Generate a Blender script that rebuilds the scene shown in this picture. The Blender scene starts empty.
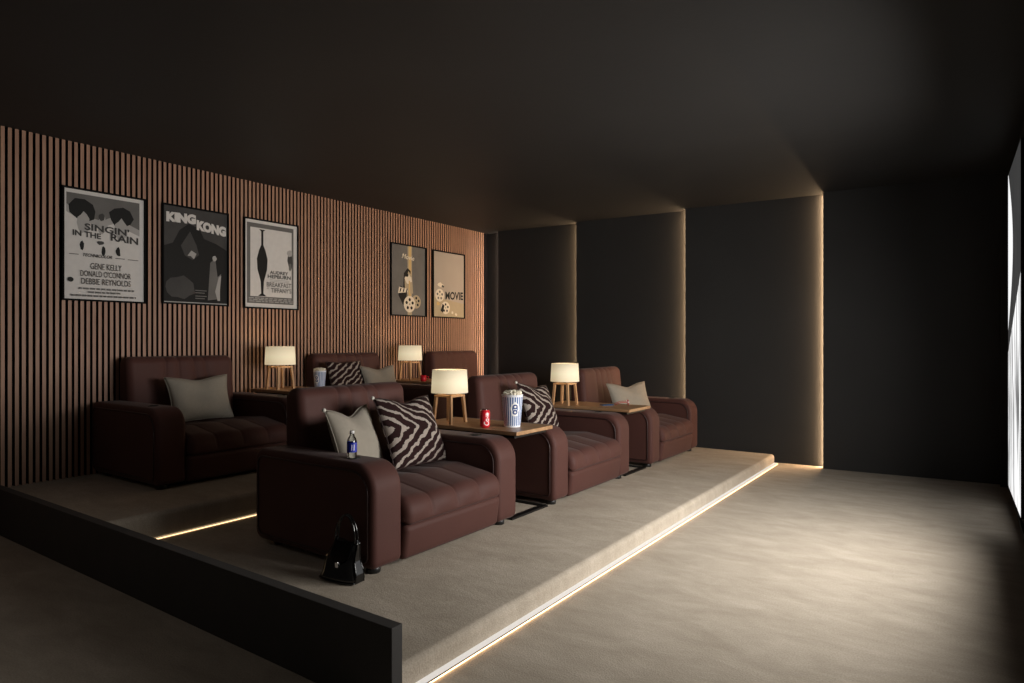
import bpy, bmesh, math, random
from mathutils import Vector, Matrix
random.seed(7)
PI = math.pi
scn = bpy.context.scene
COL = scn.collection

# ------------------------------------------------------------------ materials
def new_mat(name):
    m = bpy.data.materials.new(name); m.use_nodes = True
    nt = m.node_tree
    b = nt.nodes['Principled BSDF']
    return m, nt, b

def setin(b, **kw):
    for k, v in kw.items():
        k = k.replace('_', ' ')
        if k in b.inputs: b.inputs[k].default_value = v

def plain(name, col, rough=.5, metal=0, spec=.5, noise=.08, scale=20, bump=0, bscale=200, **kw):
    """base colour varied by a little noise, optional fine bump"""
    m, nt, b = new_mat(name)
    b.inputs['Roughness'].default_value = rough
    b.inputs['Metallic'].default_value = metal
    b.inputs['Specular IOR Level'].default_value = spec
    tc = nt.nodes.new('ShaderNodeTexCoord')
    n = nt.nodes.new('ShaderNodeTexNoise'); n.inputs['Scale'].default_value = scale; n.inputs['Detail'].default_value = 4
    nt.links.new(tc.outputs['Object'], n.inputs['Vector'])
    mix = nt.nodes.new('ShaderNodeMix'); mix.data_type = 'RGBA'
    mix.inputs[6].default_value = (*[c*(1-noise) for c in col], 1)
    mix.inputs[7].default_value = (*[min(1, c*(1+noise)) for c in col], 1)
    nt.links.new(n.outputs['Fac'], mix.inputs[0])
    nt.links.new(mix.outputs[2], b.inputs['Base Color'])
    if bump:
        n2 = nt.nodes.new('ShaderNodeTexNoise'); n2.inputs['Scale'].default_value = bscale
        nt.links.new(tc.outputs['Object'], n2.inputs['Vector'])
        bp = nt.nodes.new('ShaderNodeBump'); bp.inputs['Strength'].default_value = bump; bp.inputs['Distance'].default_value = .004
        nt.links.new(n2.outputs['Fac'], bp.inputs['Height']); nt.links.new(bp.outputs['Normal'], b.inputs['Normal'])
    setin(b, **kw)
    return m

def emis(name, col, strength, base=1):
    m, nt, b = new_mat(name)
    b.inputs['Base Color'].default_value = (*[c*base for c in col], 1)
    b.inputs['Emission Color'].default_value = (*col, 1)
    b.inputs['Emission Strength'].default_value = strength
    return m

def carpet_mat(name, c1, c2, c3):
    m, nt, b = new_mat(name)
    b.inputs['Roughness'].default_value = .95; b.inputs['Specular IOR Level'].default_value = .12
    tc = nt.nodes.new('ShaderNodeTexCoord')
    mp = nt.nodes.new('ShaderNodeMapping'); mp.inputs['Rotation'].default_value = (0, 0, -.62); mp.inputs['Scale'].default_value = (1.3, 2.8, 1)
    nt.links.new(tc.outputs['Object'], mp.inputs['Vector'])
    n = nt.nodes.new('ShaderNodeTexNoise'); n.inputs['Scale'].default_value = 2.2; n.inputs['Detail'].default_value = 9
    n.inputs['Roughness'].default_value = .68; n.inputs['Distortion'].default_value = .35
    nt.links.new(mp.outputs[0], n.inputs['Vector'])
    r = nt.nodes.new('ShaderNodeValToRGB'); e = r.color_ramp.elements
    e[0].position = .32; e[0].color = (*c1, 1); e[1].position = .68; e[1].color = (*c3, 1)
    k = e.new(.5); k.color = (*c2, 1)
    nt.links.new(n.outputs['Fac'], r.inputs[0])
    f = nt.nodes.new('ShaderNodeTexNoise'); f.inputs['Scale'].default_value = 130; f.inputs['Detail'].default_value = 3
    nt.links.new(tc.outputs['Object'], f.inputs['Vector'])
    mx = nt.nodes.new('ShaderNodeMix'); mx.data_type = 'RGBA'; mx.blend_type = 'MULTIPLY'; mx.inputs[0].default_value = .35
    nt.links.new(r.outputs[0], mx.inputs[6])
    r2 = nt.nodes.new('ShaderNodeValToRGB'); r2.color_ramp.elements[0].position = .35; r2.color_ramp.elements[1].position = .62
    r2.color_ramp.elements[0].color = (.55, .55, .55, 1)
    nt.links.new(f.outputs['Fac'], r2.inputs[0]); nt.links.new(r2.outputs[0], mx.inputs[7])
    nt.links.new(mx.outputs[2], b.inputs['Base Color'])
    ad = nt.nodes.new('ShaderNodeMath'); ad.operation = 'MULTIPLY_ADD'; ad.inputs[1].default_value = .5
    nt.links.new(f.outputs['Fac'], ad.inputs[0]); nt.links.new(n.outputs['Fac'], ad.inputs[2])
    bp = nt.nodes.new('ShaderNodeBump'); bp.inputs['Strength'].default_value = .5; bp.inputs['Distance'].default_value = .008
    nt.links.new(ad.outputs[0], bp.inputs['Height']); nt.links.new(bp.outputs['Normal'], b.inputs['Normal'])
    return m

def wood_mat(name, c1, c2, rough=.5, scale=(3, 3, .5), rscale=14):
    m, nt, b = new_mat(name)
    b.inputs['Roughness'].default_value = rough
    tc = nt.nodes.new('ShaderNodeTexCoord')
    mp = nt.nodes.new('ShaderNodeMapping'); mp.inputs['Scale'].default_value = scale
    nt.links.new(tc.outputs['Object'], mp.inputs['Vector'])
    n = nt.nodes.new('ShaderNodeTexNoise'); n.inputs['Scale'].default_value = rscale; n.inputs['Detail'].default_value = 6
    n.inputs['Distortion'].default_value = .8
    nt.links.new(mp.outputs[0], n.inputs['Vector'])
    r = nt.nodes.new('ShaderNodeValToRGB'); e = r.color_ramp.elements
    e[0].position = .3; e[0].color = (*c1, 1); e[1].position = .7; e[1].color = (*c2, 1)
    nt.links.new(n.outputs['Fac'], r.inputs[0]); nt.links.new(r.outputs[0], b.inputs['Base Color'])
    return m

def zebra_mat(name, flip=1, off=(.0, .0), k=30):
    m, nt, b = new_mat(name)
    b.inputs['Roughness'].default_value = .9; b.inputs['Specular IOR Level'].default_value = .15
    uv = nt.nodes.new('ShaderNodeTexCoord')
    n = nt.nodes.new('ShaderNodeTexNoise'); n.inputs['Scale'].default_value = 7; n.inputs['Detail'].default_value = 5
    nt.links.new(uv.outputs['UV'], n.inputs['Vector'])
    sp = nt.nodes.new('ShaderNodeSeparateXYZ'); nt.links.new(uv.outputs['UV'], sp.inputs[0])
    def M(op, a, bb=None, c=None):
        x = nt.nodes.new('ShaderNodeMath'); x.operation = op
        for i, v in enumerate((a, bb, c)):
            if v is None: continue
            if isinstance(v, (int, float)): x.inputs[i].default_value = v
            else: nt.links.new(v, x.inputs[i])
        return x.outputs[0]
    u = M('SUBTRACT', sp.outputs[0], off[0]); v = M('SUBTRACT', sp.outputs[1], off[1])
    av = M('SQRT', M('ADD', M('MULTIPLY', v, v), .0016))
    d = M('ADD', M('MULTIPLY', u, .85*flip), M('MULTIPLY', av, 1.25))
    d = M('MULTIPLY_ADD', n.outputs['Fac'], .22, d)
    w = M('SINE', M('MULTIPLY', d, k))
    n3 = nt.nodes.new('ShaderNodeTexNoise'); n3.inputs['Scale'].default_value = 60
    mp = nt.nodes.new('ShaderNodeMapping'); mp.inputs['Scale'].default_value = (.4, 1.5, 1)
    nt.links.new(uv.outputs['UV'], mp.inputs['Vector']); nt.links.new(mp.outputs[0], n3.inputs['Vector'])
    w2 = M('MULTIPLY_ADD', n3.outputs['Fac'], .8, w)
    w2 = M('MULTIPLY_ADD', n.outputs['Fac'], .9, w2)
    g = M('GREATER_THAN', w2, 1.34)
    mx = nt.nodes.new('ShaderNodeMix'); mx.data_type = 'RGBA'
    mx.inputs[6].default_value = (.022, .009, .009, 1); mx.inputs[7].default_value = (.33, .285, .25, 1)
    nt.links.new(g, mx.inputs[0]); nt.links.new(mx.outputs[2], b.inputs['Base Color'])
    return m

def stripe_bucket_mat():
    m, nt, b = new_mat('bucket_stripes')
    b.inputs['Roughness'].default_value = .45
    tc = nt.nodes.new('ShaderNodeTexCoord'); sp = nt.nodes.new('ShaderNodeSeparateXYZ'); nt.links.new(tc.outputs['UV'], sp.inputs[0])
    a = nt.nodes.new('ShaderNodeMath'); a.operation = 'MULTIPLY'; a.inputs[1].default_value = 26*2*PI
    nt.links.new(sp.outputs[0], a.inputs[0])
    s = nt.nodes.new('ShaderNodeMath'); s.operation = 'SINE'; nt.links.new(a.outputs[0], s.inputs[0])
    g = nt.nodes.new('ShaderNodeMath'); g.operation = 'GREATER_THAN'; g.inputs[1].default_value = -.1; nt.links.new(s.outputs[0], g.inputs[0])
    h = nt.nodes.new('ShaderNodeMath'); h.operation = 'LESS_THAN'; h.inputs[1].default_value = .94; nt.links.new(sp.outputs[1], h.inputs[0])
    h2 = nt.nodes.new('ShaderNodeMath'); h2.operation = 'GREATER_THAN'; h2.inputs[1].default_value = .05; nt.links.new(sp.outputs[1], h2.inputs[0])
    mu = nt.nodes.new('ShaderNodeMath'); mu.operation = 'MULTIPLY'; nt.links.new(g.outputs[0], mu.inputs[0]); nt.links.new(h.outputs[0], mu.inputs[1])
    mu2 = nt.nodes.new('ShaderNodeMath'); mu2.operation = 'MULTIPLY'; nt.links.new(mu.outputs[0], mu2.inputs[0]); nt.links.new(h2.outputs[0], mu2.inputs[1])
    mx = nt.nodes.new('ShaderNodeMix'); mx.data_type = 'RGBA'
    mx.inputs[6].default_value = (.78, .8, .86, 1); mx.inputs[7].default_value = (.05, .13, .33, 1)
    nt.links.new(mu2.outputs[0], mx.inputs[0]); nt.links.new(mx.outputs[2], b.inputs['Base Color'])
    return m

def screen_mat():
    """black and white picture: dark curved mass above, pale streaked falls below"""
    m, nt, b = new_mat('screen_picture')
    b.inputs['Base Color'].default_value = (.01, .01, .01, 1); b.inputs['Roughness'].default_value = .5
    tc = nt.nodes.new('ShaderNodeTexCoord'); sp = nt.nodes.new('ShaderNodeSeparateXYZ'); nt.links.new(tc.outputs['UV'], sp.inputs[0])
    def M(op, a, bb=None, c=None):
        x = nt.nodes.new('ShaderNodeMath'); x.operation = op
        for i, v in enumerate((a, bb, c)):
            if v is None: continue
            if isinstance(v, (int, float)): x.inputs[i].default_value = v
            else: nt.links.new(v, x.inputs[i])
        return x.outputs[0]
    U, V = sp.outputs[0], sp.outputs[1]          # u 0 far edge .. 1 near edge, v 0 bottom .. 1 top
    mp = nt.nodes.new('ShaderNodeMapping'); mp.inputs['Scale'].default_value = (9, 2.2, 1); mp.inputs['Rotation'].default_value = (0, 0, .12)
    nt.links.new(tc.outputs['UV'], mp.inputs['Vector'])
    n = nt.nodes.new('ShaderNodeTexNoise'); n.inputs['Scale'].default_value = 1.6; n.inputs['Detail'].default_value = 5; n.inputs['Distortion'].default_value = .8
    nt.links.new(mp.outputs[0], n.inputs['Vector'])
    r = nt.nodes.new('ShaderNodeValToRGB'); e = r.color_ramp.elements
    e[0].position = .34; e[0].color = (.06, .06, .06, 1); e[1].position = .58; e[1].color = (1, 1, 1, 1)
    nt.links.new(n.outputs['Fac'], r.inputs[0])
    # pale falls below the sloping line v = .43 + .22 u
    low = M('LESS_THAN', M('SUBTRACT', V, M('MULTIPLY_ADD', U, .22, .43)), 0)
    # white crescent along the far edge of the upper half
    edge = M('MULTIPLY', M('SINE', M('MULTIPLY', M('SUBTRACT', V, .5), 2*PI*.98)), .42)
    cres = M('LESS_THAN', U, edge)
    dark = M('MULTIPLY_ADD', n.outputs['Fac'], .06, .02)
    a = M('ADD', M('MULTIPLY', r.outputs[0], low), M('MULTIPLY', cres, .9))
    tot = M('ADD', M('MULTIPLY', M('POWER', M('MINIMUM', a, 1.0), 1.1), 1.05), dark)
    cb = nt.nodes.new('ShaderNodeCombineXYZ')
    for i in range(3): nt.links.new(tot, cb.inputs[i])
    nt.links.new(cb.outputs[0], b.inputs['Emission Color']); b.inputs['Emission Strength'].default_value = 1.0
    return m

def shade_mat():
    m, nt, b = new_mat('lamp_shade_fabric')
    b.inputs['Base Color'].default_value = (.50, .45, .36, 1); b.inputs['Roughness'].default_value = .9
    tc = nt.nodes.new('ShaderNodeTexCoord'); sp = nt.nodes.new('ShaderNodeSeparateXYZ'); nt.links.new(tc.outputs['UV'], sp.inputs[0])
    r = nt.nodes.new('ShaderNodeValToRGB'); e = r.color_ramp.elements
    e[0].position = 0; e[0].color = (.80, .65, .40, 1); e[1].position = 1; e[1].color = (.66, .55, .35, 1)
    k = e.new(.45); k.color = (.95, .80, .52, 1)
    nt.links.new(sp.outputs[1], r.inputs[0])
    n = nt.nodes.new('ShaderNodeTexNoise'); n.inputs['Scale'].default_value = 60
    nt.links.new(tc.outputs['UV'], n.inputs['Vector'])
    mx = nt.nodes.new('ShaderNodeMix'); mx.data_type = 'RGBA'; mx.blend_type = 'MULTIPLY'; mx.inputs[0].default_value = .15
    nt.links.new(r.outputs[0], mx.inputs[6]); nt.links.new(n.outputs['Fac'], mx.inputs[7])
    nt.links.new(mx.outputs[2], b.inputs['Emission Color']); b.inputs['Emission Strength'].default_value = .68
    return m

MAT = dict(
    charcoal=plain('charcoal_wall_plaster', (.025, .0245, .024), .75, noise=.2, scale=1.5, bump=.15, bscale=25, spec=.3),
    ceiling=plain('charcoal_ceiling_plaster', (.0215, .0205, .0200), .6, noise=.22, scale=1.2, bump=.15, bscale=14, spec=.35),
    curb=plain('dark_curb_plaster', (.050, .047, .045), .7, noise=.15, scale=6, bump=.1),
    carpet=carpet_mat('beige_carpet', (.40, .345, .275), (.46, .40, .325), (.525, .46, .38)),
    slat=wood_mat('slat_oak', (.31, .17, .11), (.40, .23, .15), .55, (6, 6, .6), 6),
    slatside=plain('slat_shaded_edge', (.018, .009, .006), .8, spec=.1),  # shade in the gaps put into the colour of the slat sides
    slatback=plain('black_felt_backing', (.006, .005, .005), .9, spec=.1),
    chair=plain('burgundy_brown_leather', (.078, .031, .025), .62, noise=.12, scale=5, bump=.2, bscale=220, spec=.22, Sheen_Weight=.06, Sheen_Roughness=.5),
    piping=plain('dark_piping', (.030, .011, .010), .45),
    blackplastic=plain('black_plastic', (.008, .008, .008), .4),
    blackmetal=plain('black_metal', (.010, .009, .009), .4, metal=.3),
    top=wood_mat('tabletop_oak', (.27, .145, .070), (.42, .26, .14), .38, (.7, 6, 6), 5),
    lampwood=wood_mat('lamp_oak', (.42, .24, .12), (.56, .34, .18), .45, (8, 8, 1), 6),
    shade=shade_mat(),
    bulb=emis('bulb_glow', (1, .75, .45), 4),
    brass=plain('brass', (.6, .4, .18), .3, metal=1),
    greyfab=plain('grey_linen', (.30, .27, .225), .95, noise=.08, scale=40, bump=.3, bscale=350, spec=.1),
    button=plain('pale_button', (.6, .58, .52), .5),
    zebra=zebra_mat('zebra_weave', 1, (-.25, .52), 35),
    zebra2=zebra_mat('zebra_weave_turned', -1, (.85, .30), 38),
    patent=plain('black_patent_leather', (.004, .004, .004), .12, spec=.8, noise=0),
    silver=plain('silver_metal', (.7, .7, .72), .25, metal=1),
    red=plain('red_enamel', (.62, .012, .025), .28, spec=.6),
    redplastic=plain('red_plastic', (.42, .02, .015), .3),
    white=plain('white_print', (.82, .81, .80), .5),
    blue=plain('blue_plastic', (.03, .10, .26), .35),
    bluelabel=plain('blue_label', (.015, .03, .40), .4),
    popcorn=plain('popcorn', (.80, .74, .60), .8, noise=.2, scale=60),
    bucket=stripe_bucket_mat(),
    badgeblue=plain('badge_blue', (.02, .06, .22), .5),
    bezel=plain('black_bezel', (.006, .006, .006), .5, spec=.3),
    screen=screen_mat(),
    ledstep=emis('led_step_white', (1, .94, .88), .62, .25),
    ledunder=emis('led_under_warm', (1, .62, .32), 5.5),
    ledunder2=emis('led_under_rear', (1, .66, .36), 2.2),
    ledrear=emis('led_step_warm', (1, .78, .50), .75, .3),
    ledwall=emis('led_wall_warm', (1, .68, .40), 115),
    leddim=emis('led_wall_dim', (1, .78, .62), 50),
    channel=plain('aluminium_channel', (.25, .24, .23), .4, metal=.6),
    frameblack=plain('black_frame', (.004, .004, .004), .8, spec=.1),
    pw=plain('paper_white', (.62, .60, .58), .6, spec=.2),
    pg1=plain('paper_grey_light', (.37, .36, .35), .6, spec=.2),
    pg2=plain('paper_grey', (.14, .135, .13), .6, spec=.2, noise=.25, scale=6),
    pg3=plain('paper_grey_dark', (.055, .053, .052), .6, spec=.2, noise=.3, scale=6),
    pk=plain('paper_black', (.010, .010, .010), .6, spec=.2),
    pbeige=plain('paper_beige', (.34, .30, .26), .55, noise=.1, scale=3),
    pgold=plain('paper_gold', (.52, .36, .14), .5),
    pgold2=plain('paper_pale_gold', (.36, .30, .20), .5),
    pcream=plain('paper_cream', (.62, .56, .46), .5),
)
# transparent bottle
m, nt, b = new_mat('clear_bottle'); setin(b, Roughness=.05, IOR=1.4); b.inputs['Transmission Weight'].default_value = 1
b.inputs['Base Color'].default_value = (.85, .9, .92, 1); MAT['clear'] = m

# ------------------------------------------------------------------ object helpers
def link(name, me, mats=None, parent=None, loc=None, smooth=False):
    o = bpy.data.objects.new(name, me); COL.objects.link(o)
    if mats:
        for q in (mats if isinstance(mats, (list, tuple)) else [mats]): me.materials.append(MAT[q] if isinstance(q, str) else q)
    if parent: o.parent = parent
    if loc is not None: o.location = loc
    if smooth:
        for p in me.polygons: p.use_smooth = True
    return o
def from_bm(name, bm, mats, parent=None, loc=None, smooth=False, recalc=True):
    if recalc: bmesh.ops.recalc_face_normals(bm, faces=bm.faces)
    me = bpy.data.meshes.new(name); bm.to_mesh(me); bm.free()
    return link(name, me, mats, parent, loc, smooth)
def tag(o, label=None, cat=None, group=None, kind=None):
    if label: o['label'] = label
    if cat: o['category'] = cat
    if group: o['group'] = group
    if kind: o['kind'] = kind
    return o
def empty(name, loc, rz=0, label=None, cat=None, group=None):
    o = bpy.data.objects.new(name, None); COL.objects.link(o); o.empty_display_size = .1
    o.location = loc; o.rotation_euler = (0, 0, rz)
    return tag(o, label, cat, group)
def box(bm, x0, x1, y0, y1, z0, z1, bev=0, seg=2, mi=0):
    r = bmesh.ops.create_cube(bm, size=1)
    vs = r['verts']
    for v in vs:
        v.co = Vector(((x0+x1)/2 + v.co.x*(x1-x0), (y0+y1)/2 + v.co.y*(y1-y0), (z0+z1)/2 + v.co.z*(z1-z0)))
    fs = set(f for v in vs for f in v.link_faces)
    for f in fs: f.material_index = mi
    if bev:
        es = list(set(e for v in vs for e in v.link_edges))
        bmesh.ops.bevel(bm, geom=es, offset=bev, segments=seg, affect='EDGES', profile=.5)
def boxobj(name, dims, mats, parent=None, bev=0, seg=2, smooth=False):
    bm = bmesh.new(); box(bm, *dims, bev=bev, seg=seg)
    return from_bm(name, bm, mats, parent, smooth=smooth)
def lathe(bm, prof, n=32, cx=0, cy=0, mi=0, cap=True, uv=False, z0=None, z1=None):
    rings = []
    for (r, z) in prof:
        rings.append([bm.verts.new((cx+r*math.cos(2*PI*i/n), cy+r*math.sin(2*PI*i/n), z)) for i in range(n)])
    lay = bm.loops.layers.uv.verify() if uv else None
    for a in range(len(rings)-1):
        for i in range(n):
            f = bm.faces.new((rings[a][i], rings[a][(i+1) % n], rings[a+1][(i+1) % n], rings[a+1][i]))
            f.smooth = True; f.material_index = mi
            if uv:
                za = (prof[a][1]-z0)/(z1-z0); zb = (prof[a+1][1]-z0)/(z1-z0)
                for l, c in zip(f.loops, ((i/n, za), ((i+1)/n, za), ((i+1)/n, zb), (i/n, zb))): l[lay].uv = c
    if cap:
        for rg in (rings[0], rings[-1]):
            f = bm.faces.new(rg); f.material_index = mi
def tube(bm, pts, r, n=8, closed=False, mi=0):
    pts = [Vector(p) for p in pts]; N = len(pts); rings = []
    for i, p in enumerate(pts):
        a = pts[(i-1) % N] if (closed or i > 0) else p; c = pts[(i+1) % N] if (closed or i < N-1) else p
        t = (c-a).normalized(); up = Vector((0, 0, 1)) if abs(t.z) < .9 else Vector((0, 1, 0))
        s = t.cross(up).normalized(); u = s.cross(t)
        rr = r(i/(N-1)) if callable(r) else r
        rings.append([bm.verts.new(p + s*math.cos(2*PI*k/n)*rr + u*math.sin(2*PI*k/n)*rr) for k in range(n)])
    for i in range(N if closed else N-1):
        A, B = rings[i], rings[(i+1) % N]
        for k in range(n):
            f = bm.faces.new((A[k], A[(k+1) % n], B[(k+1) % n], B[k])); f.smooth = True; f.material_index = mi
    if not closed: bm.faces.new(rings[0]); bm.faces.new(rings[-1])
def rpoly(pts, seg=7):
    """rounded polygon from (x, z, radius)"""
    out = []; n = len(pts)
    for i in range(n):
        p = Vector(pts[i][:2]); a = Vector(pts[i-1][:2]); c = Vector(pts[(i+1) % n][:2]); r = pts[i][2]
        if r <= 0: out.append(p); continue
        d1 = (a-p).normalized(); d2 = (c-p).normalized()
        ang = d1.angle(d2); t = r/math.tan(ang/2)
        cen = p + (d1+d2).normalized()*(r/math.sin(ang/2))
        s = p+d1*t-cen; e = p+d2*t-cen
        tot = s.angle(e); sg = 1 if s.x*e.y-s.y*e.x > 0 else -1
        for k in range(seg+1):
            th = sg*tot*k/seg
            out.append(cen+Vector((s.x*math.cos(th)-s.y*math.sin(th), s.x*math.sin(th)+s.y*math.cos(th))))
    return out
def densify(pr, step=.04):
    out = []
    for i in range(len(pr)):
        a, b_ = pr[i], pr[(i+1) % len(pr)]; k = max(1, int((b_-a).length/step))
        for j in range(k): out.append(a.lerp(b_, j/k))
    return out
def loft(bm, prof, ys, inset, axis='y', bulge=None):
    """extrude a closed XZ profile along y, pulling it inwards by inset(t, point)"""
    n = len(prof)
    area = sum(prof[i].x*prof[(i+1) % n].y-prof[(i+1) % n].x*prof[i].y for i in range(n))
    nr = []
    for i in range(n):
        t = prof[(i+1) % n]-prof[i-1]; v = Vector((-t.y, t.x)).normalized()
        if area < 0: v = -v
        nr.append(v)
    rings = []
    for y in ys:
        rg = []
        for p, q in zip(prof, nr):
            c = p+q*inset(y, p)
            rg.append(bm.verts.new((c.x, y, c.y)))
        rings.append(rg)
    for a in range(len(rings)-1):
        for i in range(n):
            f = bm.faces.new((rings[a][i], rings[a][(i+1) % n], rings[a+1][(i+1) % n], rings[a+1][i])); f.smooth = True
    for rg in (rings[0], rings[-1]): bm.faces.new(rg)
def ys_round(y0, y1, r, k=6, mid=2):
    a = [y0+r*(1-math.cos(PI/2*i/k)) for i in range(k+1)]
    c = [y1-r*(1-math.cos(PI/2*i/k)) for i in range(k, -1, -1)]
    m_ = [a[-1]+(c[0]-a[-1])*i/mid for i in range(1, mid)]
    return a+m_+c
def end_inset(y, y0, y1, r):
    d = min(y-y0, y1-y)
    return 0 if d >= r else r-math.sqrt(max(0, r*r-(r-d)**2))

def copy_tree(o, parent=None):
    c = o.copy(); COL.objects.link(c)
    if parent: c.parent = parent
    for ch in list(o.children): copy_tree(ch, c)
    return c

# ------------------------------------------------------------------ the setting
CZ = 3.0
FRONT_Z, REAR_Z = .104, .28
def struct(name, o=None): o.name = name; o['kind'] = 'structure'; return o
YF = 7.74
XW = .31
struct('floor', boxobj('floor', (-6.2, XW+.15, -1.6, 8.1, -.1, 0), 'carpet'))
struct('ceiling', boxobj('ceiling', (-6.2, XW+.15, -1.6, 8.1, CZ, CZ+.1), 'ceiling'))
# slat wall: backing and slats in one wall mesh
bm = bmesh.new(); box(bm, -6.12, -5.985, -1.6, 8.1, 0, CZ, mi=1)
y = 7.72-.0245
while y > -1.5:
    box(bm, -5.985, -5.955, y, y+.0255, 0, CZ, mi=0); y -= .0447
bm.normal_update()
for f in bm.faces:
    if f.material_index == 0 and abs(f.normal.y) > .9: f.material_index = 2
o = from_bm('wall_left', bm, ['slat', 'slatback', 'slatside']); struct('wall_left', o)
# narrow charcoal return between slats and panels
struct('wall_right', boxobj('wall_right', (XW, XW+.12, -1.6, 8.1, 0, CZ), 'charcoal'))
struct('wall_back', boxobj('wall_back', (-6.2, XW+.12, -1.6, -1.5, 0, CZ), 'charcoal'))
struct('baseboard_right', boxobj('baseboard_right', (XW-.02, XW, -1.5, 7.9, 0, .05), 'blackplastic'))
# far wall: saw-tooth panels, each with its right edge set back behind the next
XS = [-7.0, -5.70, -4.385, -2.862, -1.321, .22]
bm = bmesh.new()
lo = [(-6.05, YF+.105)]
lo += [(XS[1], YF+.12)]
for i in range(1, 5): lo += [(XS[i], YF), (XS[i+1], YF+.12)]
lo += [(XS[5], YF), (XW+.05, YF+.01), (XW+.05, 8.1), (-6.05, 8.1)]
top = [bm.verts.new((x, y_, CZ)) for x, y_ in lo]; bot = [bm.verts.new((x, y_, 0)) for x, y_ in lo]
for i in range(len(lo)):
    j = (i+1) % len(lo); bm.faces.new((bot[i], bot[j], top[j], top[i]))
bm.faces.new(top); bm.faces.new(bot)
struct('wall_far', from_bm('wall_far', bm, 'charcoal'))
# LED lines tucked behind each proud panel edge
names = ['dim thin light line standing at the corner beside the slat wall',
         'vertical warm light line on the far wall, behind the lamp of the second table',
         'vertical warm light line between the second and third dark wall panels',
         'vertical warm light line just beyond the end of the platform step']
for i in range(1, 5):
    x = XS[i]; z0 = 0 if i == 4 else (REAR_Z if i == 1 and x < -4.3 else (REAR_Z if x < -4.3 else FRONT_Z))
    t = empty('wall_light_strip', (x-.006, YF+.085, z0), 0, names[i-1], 'light strip', 'light strips between the dark wall panels')
    zz = CZ-z0-.004
    boxobj('channel', (.004, .006, 0, .026, .003, zz), 'channel', t)
    boxobj('diffuser', (.001, .004, .002, .025, .006, zz-.004), 'leddim' if i == 1 else 'ledwall', t)

# platforms
def step(name, x0, x1, z, yy=(1.755, 7.86), r=.035):
    bm = bmesh.new()
    pr = rpoly([(x0, 0, 0), (x1, 0, 0), (x1, z, r), (x0, z, 0)], 6)
    A = [bm.verts.new((p.x, yy[0], p.y)) for p in pr]; B = [bm.verts.new((p.x, yy[1], p.y)) for p in pr]
    n = len(pr)
    for i in range(n):
        f = bm.faces.new((A[i], A[(i+1) % n], B[(i+1) % n], B[i]))
    bm.faces.new(A); bm.faces.new(B)
    return from_bm(name, bm, 'carpet')
XR = -1.825; XB = -4.30
struct('trim_1', step('trim_1', XB-.05, XR, FRONT_Z, (1.755, 7.735)))
struct('trim_2', step('trim_2', -5.985, XB, REAR_Z, (1.755, 7.735)))
for k, (x, z, lab, mt) in enumerate(((XR, 0, 'long white light strip along the foot of the front platform step', 'ledstep'),
                                 (XB, FRONT_Z, 'thin warm light strip at the foot of the rear platform step', 'ledrear'))):
    t = empty('step_light_strip', (x, 4.75, z), 0, lab, 'light strip')
    w_ = .042 if k == 0 else .012
    # slim profile: dark lip outside, white lens on top, warm line tucked under the lip
    bm = bmesh.new()
    box(bm, 0, w_-.004, -2.99, 2.98, .0005, .0105); box(bm, w_-.0045, w_+.002, -2.99, 2.98, .0102, .0122)
    from_bm('channel', bm, 'channel', t)
    boxobj('lens', (.001, w_-.005, -2.985, 2.975, .0105, .0125), mt, t)
    boxobj('light_line', (w_-.004, w_-.0025, -2.985, 2.975, .001, .0102), 'ledunder' if k == 0 else 'ledunder2', t)
struct('trim_3', boxobj('trim_3', (-5.955, -1.736, 1.700, 1.755, 0, .329), 'curb', bev=.002))

# ------------------------------------------------------------------ screen on right wall
t = empty('wall_screen', (XW, 6.34, .154), 0, 'tall bright black and white picture screen on the right wall', 'screen')
bm = bmesh.new()
# body: slightly turned towards the seats
ang = [(-.0575, .62), (0, .62), (0, -.615), (-.0325, -.615)]
A = [bm.verts.new((x, y_, 0)) for x, y_ in ang]; B = [bm.verts.new((x, y_, 2.636)) for x, y_ in ang]
for i in range(4): bm.faces.new((A[i], A[(i+1) % 4], B[(i+1) % 4], B[i]))
bm.faces.new(A); bm.faces.new(B)
from_bm('housing', bm, 'bezel', t)
bm = bmesh.new(); lay = bm.loops.layers.uv.verify()
dx = -.0012
c4 = [(-.0575+dx, .612, .006), (-.0325+dx-.0002, -.607, .006), (-.0325+dx-.0002, -.607, 2.630), (-.0575+dx, .612, 2.630)]
f = bm.faces.new([bm.verts.new(c) for c in c4])
for l, u in zip(f.loops, ((0, 0), (1, 0), (1, 1), (0, 1))): l[lay].uv = u
from_bm('display', bm, 'screen', t, recalc=False)

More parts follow.
